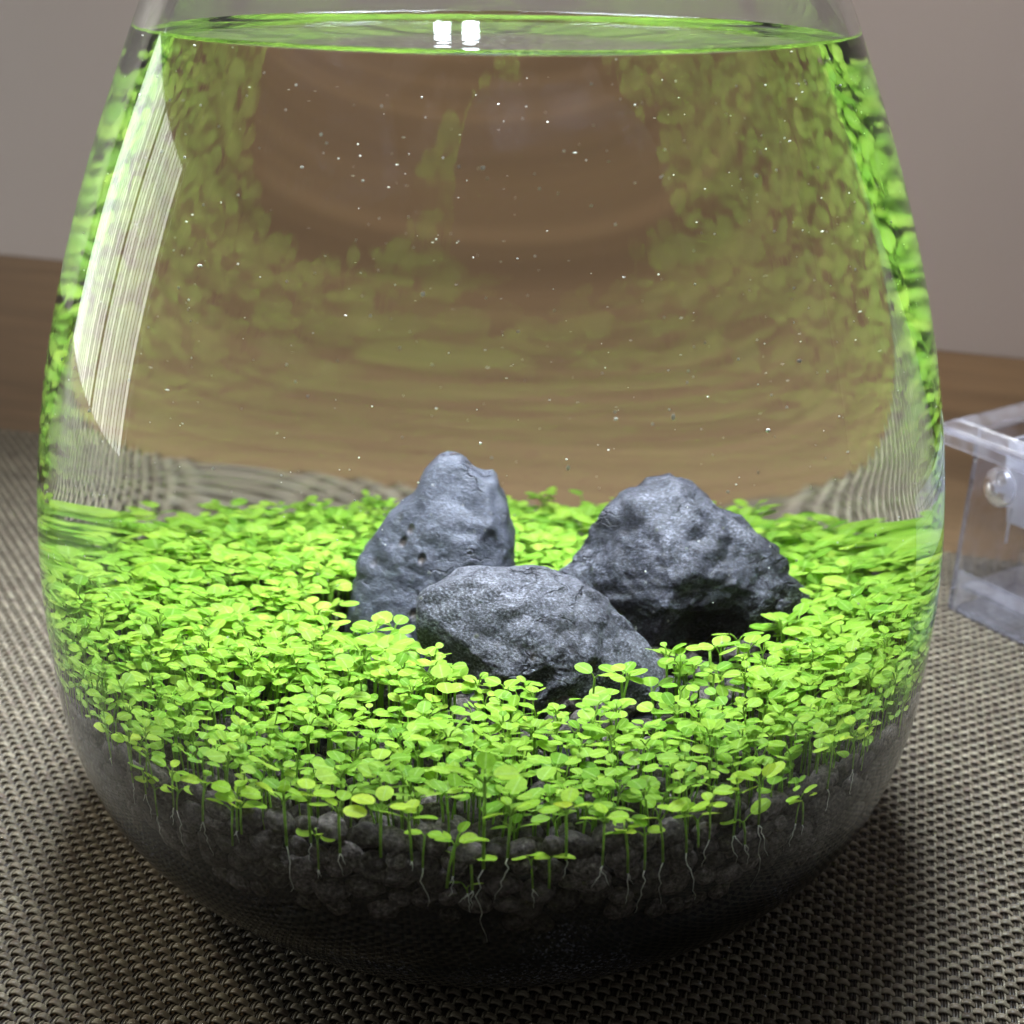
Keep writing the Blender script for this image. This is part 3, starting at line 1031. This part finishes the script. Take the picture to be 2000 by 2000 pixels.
def leaf_verts(base, az, pitch, length, width, roll, cup, droop):
    v = LV.copy()
    x, y, z = v[:, 0] * length, v[:, 1] * width, v[:, 2] * width * cup
    z = z - droop * length * v[:, 0] ** 2
    c, s = math.cos(roll), math.sin(roll)
    y, z = y * c - z * s, y * s + z * c
    c, s = math.cos(pitch), math.sin(pitch)
    x, z = x * c - z * s, x * s + z * c
    c, s = math.cos(az), math.sin(az)
    return np.stack([x * c - y * s + base[0], x * s + y * c + base[1], z + base[2]], -1)

def seedling_parts(x, y, zb, hgt, rg, scale=1.0, nleaf=None, az0=None, lean=None, spread=1.0):
    """world-space verts and faces: stem (with leaf stalks) and leaves"""
    la = rg.uniform(0, 6.283) if lean is None else lean[0]
    lm = rg.uniform(0, 0.22) * hgt if lean is None else lean[1] * hgt
    top = Vector((x + lm * math.cos(la), y + lm * math.sin(la), zb + hgt))
    base = Vector((x, y, zb))
    mid = base.lerp(top, 0.5) - Vector((math.cos(la), math.sin(la), 0)) * lm * 0.18
    sv, sf = tube([base, mid, top], [0.00024 * scale, 0.00023 * scale, 0.00026 * scale], 5)
    sv = [tuple(v) for v in sv]
    leaves = []
    n = nleaf or rg.choices([2, 3, 4, 5], [0.30, 0.22, 0.36, 0.12])[0]
    az = rg.uniform(0, 6.283) if az0 is None else az0
    for i in range(n):
        pair = i // 2
        a = az + (i % 2) * math.pi + pair * (math.pi / 2) + rg.uniform(-0.3, 0.3)
        L = (rg.uniform(0.0030, 0.0043) if pair == 0 else rg.uniform(0.0020, 0.0034)) * scale
        if pair == 2: L *= 0.6
        W = L * rg.uniform(0.80, 1.02)
        pet = rg.uniform(0.0006, 0.0017) * scale * spread
        pit = rg.uniform(-0.10, 0.42) if pair == 0 else rg.uniform(0.15, 0.85)
        b0 = top + Vector((0, 0, 0.0002 + 0.0007 * pair))
        b1 = b0 + Vector((math.cos(a) * pet, math.sin(a) * pet, pet * rg.uniform(0.3, 0.9)))
        tv, tf = tube([top - Vector((0, 0, 0.0004)), b0.lerp(b1, 0.6), b1], 0.00016 * scale, 4, False)
        k = len(sv)
        sv += [tuple(v) for v in tv]
        sf += [tuple(q + k for q in f) for f in tf]
        leaves.append(leaf_verts(b1, a, pit, L, W, rg.uniform(-0.35, 0.35), rg.uniform(-0.3, 1.3), rg.uniform(-0.02, 0.22)))
    return clamp_glass(np.array(sv)), sf, [clamp_glass(l) for l in leaves]

def root_verts(start, length, rg, out_dir):
    """thin pale root running down along the inside of the glass"""
    res_v, res_f = [], []
    for b in range(rg.choice([1, 2, 2])):
        p = Vector(start)
        path = [p.copy()]
        n = 9
        drift = rg.uniform(-0.25, 0.25) + (b * 0.5 if rg.random() < .5 else -b * 0.5)
        L = length * rg.uniform(0.5, 0.9) * (1.0 if b == 0 else rg.uniform(0.3, 0.7))
        tang = Vector((-out_dir.y, out_dir.x, 0))
        for i in range(n):
            p = p + Vector((0, 0, -L / n)) + tang * (drift * L / n + rg.uniform(-0.65, 0.65) * L / n)
            rr = float(r_in(max(p.z, 0.02))) - 0.0007
            l = math.hypot(p.x, p.y)
            p = Vector((p.x * rr / l, p.y * rr / l, p.z)) if i > 1 else p.lerp(Vector((p.x * rr / l, p.y * rr / l, p.z)), 0.6)
            path.append(p.copy())
        v, f = tube(path, [0.00013 * (1 - 0.7 * i / n) for i in range(n + 1)], 4)
        k = len(res_v)
        res_v += [tuple(q) for q in v]
        res_f += [tuple(i + k for i in q) for q in f]
    return clamp_glass(np.array(res_v), 0.0004), res_f

def seedling_object(x, y, zb, sv, sf, leaves, label, group, root=None, lm=None):
    e = empty('seedling', (x, y, zb))
    o3 = np.array([x, y, zb])
    mesh_obj('stem', sv - o3, sf, M_STEM, e)
    for l in leaves:
        set_across(mesh_obj('leaf', l - o3, LF, lm or M_LEAF, e), 1)
    if root is not None:
        mesh_obj('root', root[0] - o3, root[1], M_ROOT, e)
    tag(e, label, 'seedling', group)
    return e

rs = random.Random(77)
# seedlings rooted right at the front glass, seen one by one
GL = [  # azimuth of the spot, height of base, stem, leaf size, leaves, root length, label
    (-94.0, 0.0530, 0.0090, 1.25, 3, 0.0,   'seedling with three large round leaves on a bare stem among the front granules'),
    (-90.3, 0.0575, 0.0170, 1.35, 4, 0.020, 'tallest front seedling on a long straight stem with a long white root'),
    (-85.3, 0.0530, 0.0060, 0.75, 2, 0.006, 'tiny seedling with two small upright leaves low before the granules'),
    (-87.9, 0.0600, 0.0085, 1.10, 5, 0.014, 'bushy front seedling with wavy white root right of the tall one'),
    (-91.9, 0.0520, 0.0012, 0.62, 2, 0.006, 'pair of tiny round dark green leaves low on the front granules'),
    (-78.2, 0.0570, 0.0090, 1.00, 4, 0.009, 'seedling with forked white root tips above the front granules'),
    (-75.4, 0.0545, 0.0085, 1.05, 4, 0.013, None),
    (-73.6, 0.0545, 0.0075, 1.00, 3, 0.012, None),
    (-71.6, 0.0555, 0.0090, 1.05, 3, 0.012, None),
    (-69.0, 0.0565, 0.0080, 1.00, 4, 0.015, None),
    (-63.4, 0.0575, 0.0085, 1.10, 4, 0.012, None),
    (-60.2, 0.0580, 0.0090, 1.15, 4, 0.018, None),
    (-54.6, 0.0545, 0.0055, 0.80, 2, 0.006, 'small pale seedling standing alone before the right granules'),
    (-50.0, 0.0590, 0.0085, 1.00, 3, 0.008, None),
    (-45.5, 0.0600, 0.0080, 1.00, 3, 0.008, None),
    (-121.7, 0.0560, 0.0080, 1.15, 4, 0.010, None),
    (-126.0, 0.0560, 0.0075, 1.05, 3, 0.008, None),
    (-129.2, 0.0515, 0.0060, 1.00, 5, 0.008, None),
    (-133.0, 0.0560, 0.0085, 1.00, 4, 0.008, None),
    (-117.0, 0.0570, 0.0075, 1.10, 3, 0.004, None),
    (-111.0, 0.0570, 0.0095, 1.20, 4, 0.012, 'seedling whose white root forks over the left front granules'),
    (-108.2, 0.0590, 0.0090, 1.15, 4, 0.006, None),
    (-105.0, 0.0580, 0.0085, 1.10, 4, 0.006, None),
    (-100.7, 0.0585, 0.0090, 1.15, 3, 0.0, None),
    (-97.5, 0.0585, 0.0085, 1.05, 4, 0.003, None),
    (-82.0, 0.0590, 0.0095, 1.10, 4, 0.005, None),
]
for _ in range(16):
    a_ = rs.uniform(-140, -42)
    GL.append((a_, 0.0530 + rs.uniform(-0.0005, 0.0055), rs.uniform(0.004, 0.0085), rs.uniform(0.75, 1.15), rs.choice([2, 3, 4, 4]), rs.choice([0.0, 0.003, 0.006, 0.010]), None))
def glass_label(x, hg, nl, rl):
    num = {2: 'two', 3: 'three', 4: 'four', 5: 'five'}[nl]
    side = 'far left' if x < -0.055 else ('left' if x < -0.02 else ('middle' if x < 0.02 else ('right' if x < 0.055 else 'far right')))
    root = 'no bare root' if rl == 0 else ('a short white root' if rl < 0.007 else 'a long white root')
    tall = 'tall' if hg > 0.0082 else 'low'
    return f'{tall} {num} leaved lime seedling with {root} at the {side} front glass'
for (azd, zb, hg, sc, nl, rl, lab) in GL:
    a = R(azd)
    od = Vector((math.cos(a), math.sin(a), 0))
    rr = float(r_in(zb)) - 0.0012
    x, y = od.x * rr, od.y * rr
    sv, sf, lv = seedling_parts(x, y, zb, hg, rs, sc, nl, az0=a + math.pi / 2 + rs.uniform(-0.5, 0.5), lean=(a + math.pi + rs.uniform(-1, 1), rs.uniform(0.05, 0.2)))
    root = root_verts((x, y, zb), rl, rs, od) if rl > 0 else None
    seedling_object(x, y, zb, sv, sf, lv, lab or glass_label(x, hg, nl, rl),
                    'seedlings rooted at the front glass', root, M_LEAF_YOUNG_LIT)

# the carpet
pos = []
STEP = 0.0028
n = int(0.1 / STEP) + 1
for i in range(-n, n + 1):
    for j in range(-n, n + 1):
        x = (i + (0.5 if j % 2 else 0)) * STEP + rs.uniform(-0.45, 0.45) * STEP
        y = j * STEP * 0.9 + rs.uniform(-0.45, 0.45) * STEP
        z = soil_z(x, y)
        if math.hypot(x, y) > float(r_in(z)) - 0.0022: continue
        if in_stone(x, y): continue
        # thinner right before the low stone and in the middle of the front
        keep = 1.0
        d = math.hypot((x - 0.019) / 0.030, (y + 0.034) / 0.015)
        if d < 1: keep = 0.15 + 0.45 * d * d
        if y < -0.03: keep = min(keep, 0.66)
        if y < -0.060: keep = min(keep, 0.55)
        if y < -0.03 and math.hypot(x, y) > 0.0885: keep = min(keep, 0.22)
        if math.hypot((x - 0.040) / 0.014, (y + 0.004) / 0.014) < 1: keep = 0.10
        if math.hypot((x + 0.026) / 0.008, (y - 0.018) / 0.012) < 1: keep = 0.45
        if rs.random() > keep: continue
        pos.append((x, y, z))
def hgt_at(x, y):
    hN = noise.noise(Vector((x * 38, y * 38, 7.7)))
    return 0.0094 + 0.0022 * hN + (rs.uniform(-0.0045, 0.0030) if y < 0 else rs.uniform(-0.003, 0.002)) - 0.028 * max(0.0, y)
def carpet_label(x, y, h_, nl):
    num = {2: 'two', 3: 'three', 4: 'four', 5: 'five'}[nl]
    tall = 'tall' if h_ > 0.0098 else ('short' if h_ < 0.0072 else 'middling')
    if y < -0.072: where = 'close behind the front glass'
    elif x < -0.030: where = 'in the carpet left of the low stone'
    elif x > 0.042: where = 'in the carpet right of the low stone'
    else: where = 'in the carpet before the low stone'
    side = '' if abs(x) < 0.02 else (', on the left side' if x < 0 else ', on the right side')
    if 'left of' in where or 'right of' in where: side = ''
    return (f'{tall} {num} leaved seedling {where}{side}', f'{tall} {num} leaved seedlings {where}{side}')
# nearest to the camera first
pos.sort(key=lambda p: (p[1] + CAM_D) ** 2 + (p[0] * 0.9) ** 2)
NIND = 300 - len(GL)
sp, lp = [], []
for i, (x, y, z) in enumerate(pos):
    h_ = hgt_at(x, y)
    if y < -0.07: h_ *= 0.92
    sv, sf, lv = seedling_parts(x, y, z - 0.001, h_, rs, rs.choice([rs.uniform(0.55, 0.75), rs.uniform(0.75, 0.92), rs.uniform(0.85, 1.08)]))
    if i < NIND:
        seedling_object(x, y, z - 0.001, sv, sf, lv, *carpet_label(x, y, h_, len(lv)))
    else:
        sp.append((sv, sf))
        for l in lv: lp.append((l, LF))
carpet = empty('seedling_carpet', (0, 0, 0.052))
V, Fc = joined(sp); o = mesh_obj('stems', V - np.array([0, 0, 0.052]), Fc, M_STEM, carpet); o['kind'] = 'stuff'
V, Fc = joined(lp); o = mesh_obj('leaves', V - np.array([0, 0, 0.052]), Fc, M_LEAF, carpet); o['kind'] = 'stuff'; set_across(o, len(lp))
tag(carpet, 'dense bright green carpet of tiny seedlings around and behind the stones', 'plants', kind='stuff')
print('seedlings', len(pos))

# ------------------------------------------------------------------ specks and bubbles in the water
def speck_cloud():
    bm = bmesh.new()
    bmesh.ops.create_icosphere(bm, subdivisions=1, radius=1.0)
    v0 = np.array([v.co[:] for v in bm.verts]); f0 = [tuple(v.index for v in f.verts) for f in bm.faces]
    bm.free()
    rg = random.Random(9)
    parts = []
    for _ in range(800):
        z = rg.uniform(0.085, 0.186)
        rmax = float(r_in(z)) - 0.002
        an = rg.uniform(0, 6.283)
        r_ = rmax * math.sqrt(rg.random())
        # most of them cling near the front glass or drift in the front half
        if rg.random() < 0.5:
            an = rg.uniform(R(-165), R(-15)); r_ = rmax
        x, y = r_ * math.cos(an), r_ * math.sin(an)
        s = rg.choice([0.00009, 0.00011, 0.00013, 0.00016, 0.00022])
        st = (1, 1, 1) if rg.random() < 0.85 else (rg.uniform(0.5, 2.5), 0.6, rg.uniform(0.6, 3.0))
        parts.append((v0 * np.array(st) * s + np.array([x, y, z]), f0))
    # bubbles floating on the surface
    for _ in range(40):
        an = rg.uniform(0, 6.283); r_ = 0.070 * math.sqrt(rg.random())
        s = rg.uniform(0.0002, 0.00045)
        parts.append((v0 * s + np.array([r_ * math.cos(an), r_ * math.sin(an), Z_WATER - s * 0.9]), f0))
    V, Fc = joined(parts)
    return tag(mesh_obj('floating_specks', V, Fc, M_SPECK), 'tiny pale specks and bubbles drifting in the clear water', 'specks', kind='stuff')
speck_cloud()

# ------------------------------------------------------------------ clear acrylic hatching box at the right
ab = empty('acrylic_box', (0.1575, 0.1085, 0.0), R(-58))
tag(ab, 'clear acrylic breeding box with suction cup standing on the mat at the right', 'box')
LEN, WID, HT, TT = 0.105, 0.034, 0.064, 0.0016
box('tray_floor', (TT, TT, 0.0004), (LEN - TT, WID - TT, 0.0020), M_ACRYL, ab)
box('tray_wall', (0, 0, 0.0002), (LEN, TT - 0.0001, 0.0150), M_ACRYL, ab, 0.0003)
box('tray_wall', (0, WID - TT + 0.0001, 0.0002), (LEN, WID, 0.0150), M_ACRYL, ab, 0.0003)
box('end_panel', (-0.0017, 0, 0.0002), (-0.0001, WID, HT), M_ACRYL, ab, 0.0003)
box('tray_ledge', (TT, TT, 0.0090), (LEN - TT, WID - TT, 0.0100), M_ACRYL, ab)
# lid flange: a frame with a raised lip
box('lid_flange', (-0.010, -0.010, HT + 0.0002), (LEN, -0.0001, HT + 0.0022), M_ACRYL, ab, 0.0004)
box('lid_flange', (-0.010, WID + 0.0001, HT + 0.0002), (LEN, WID + 0.005, HT + 0.0022), M_ACRYL, ab, 0.0004)
box('lid_lip', (-0.010, -0.0120, HT - 0.0030), (LEN, -0.0102, HT + 0.0022), M_ACRYL, ab, 0.0004)
box('lid_flange', (-0.010, 0.0001, HT + 0.0002), (0.0, WID - 0.0001, HT + 0.0022), M_ACRYL, ab, 0.0004)
# tapered frosted hopper hanging under the lid
def frustum(name, x0, x1, y0, y1, zt, zb, ins, t, mat, parent):
    V = []
    for (dx, z) in ((0, zt), (ins, zb)):
        V += [(x0 + dx, y0 + dx, z), (x1 - dx, y0 + dx, z), (x1 - dx, y1 - dx, z), (x0 + dx, y1 - dx, z)]
    for (dx, z) in ((t, zt), (ins + t, zb + t)):
        V += [(x0 + dx, y0 + dx, z), (x1 - dx, y0 + dx, z), (x1 - dx, y1 - dx, z), (x0 + dx, y1 - dx, z)]
    Fc = []
    for k in range(4):
        k2 = (k + 1) % 4
        Fc.append((k, k2, 4 + k2, 4 + k)[::-1])
        Fc.append((8 + k, 8 + k2, 12 + k2, 12 + k))
        Fc.append((k, k2, 8 + k2, 8 + k))
    Fc.append((4, 5, 6, 7)[::-1]); Fc.append((12, 13, 14, 15))
    return mesh_obj(name, V, Fc, mat, parent, False)
frustum('hopper', 0.008, LEN, 0.0025, WID - 0.0025, HT, 0.036, 0.003, 0.0012, M_FROST, ab)
def suction_cup():
    prof = [(0.0001, 0.004), (0.0018, 0.0040), (0.0022, 0.0030), (0.0024, 0.0018), (0.0045, 0.0012), (0.0062, 0.0002), (0.0066, -0.0008), (0.0062, -0.0009), (0.0045, -0.0001), (0.0020, 0.0004), (0.0001, 0.0005)]
    ns_ = 40
    V, Fc = [], []
    for (r, z) in prof:
        V += [(r * math.cos(2 * math.pi * k / ns_), r * math.sin(2 * math.pi * k / ns_), z) for k in range(ns_)]
    for i in range(len(prof) - 1):
        for k in range(ns_):
            k2 = (k + 1) % ns_
            Fc.append((i * ns_ + k, (i + 1) * ns_ + k, (i + 1) * ns_ + k2, i * ns_ + k2)[::-1])
    return V, Fc
V, Fc = suction_cup()
cup = mesh_obj('suction_cup', V, Fc, M_ACRYL, ab)
cup.location = (0.0115, -0.0030, 0.0500)
cup.rotation_euler = (R(85), 0, R(-8))
V, Fc = tube([Vector((0, 0, 0)), Vector((0, 0.0002, -0.006)), Vector((0.0002, 0.0002, -0.012))], 0.0004, 6)
pn = mesh_obj('drip_pin', V, Fc, M_FROST, ab)
pn.location = (0.0155, 0.0, 0.0435)
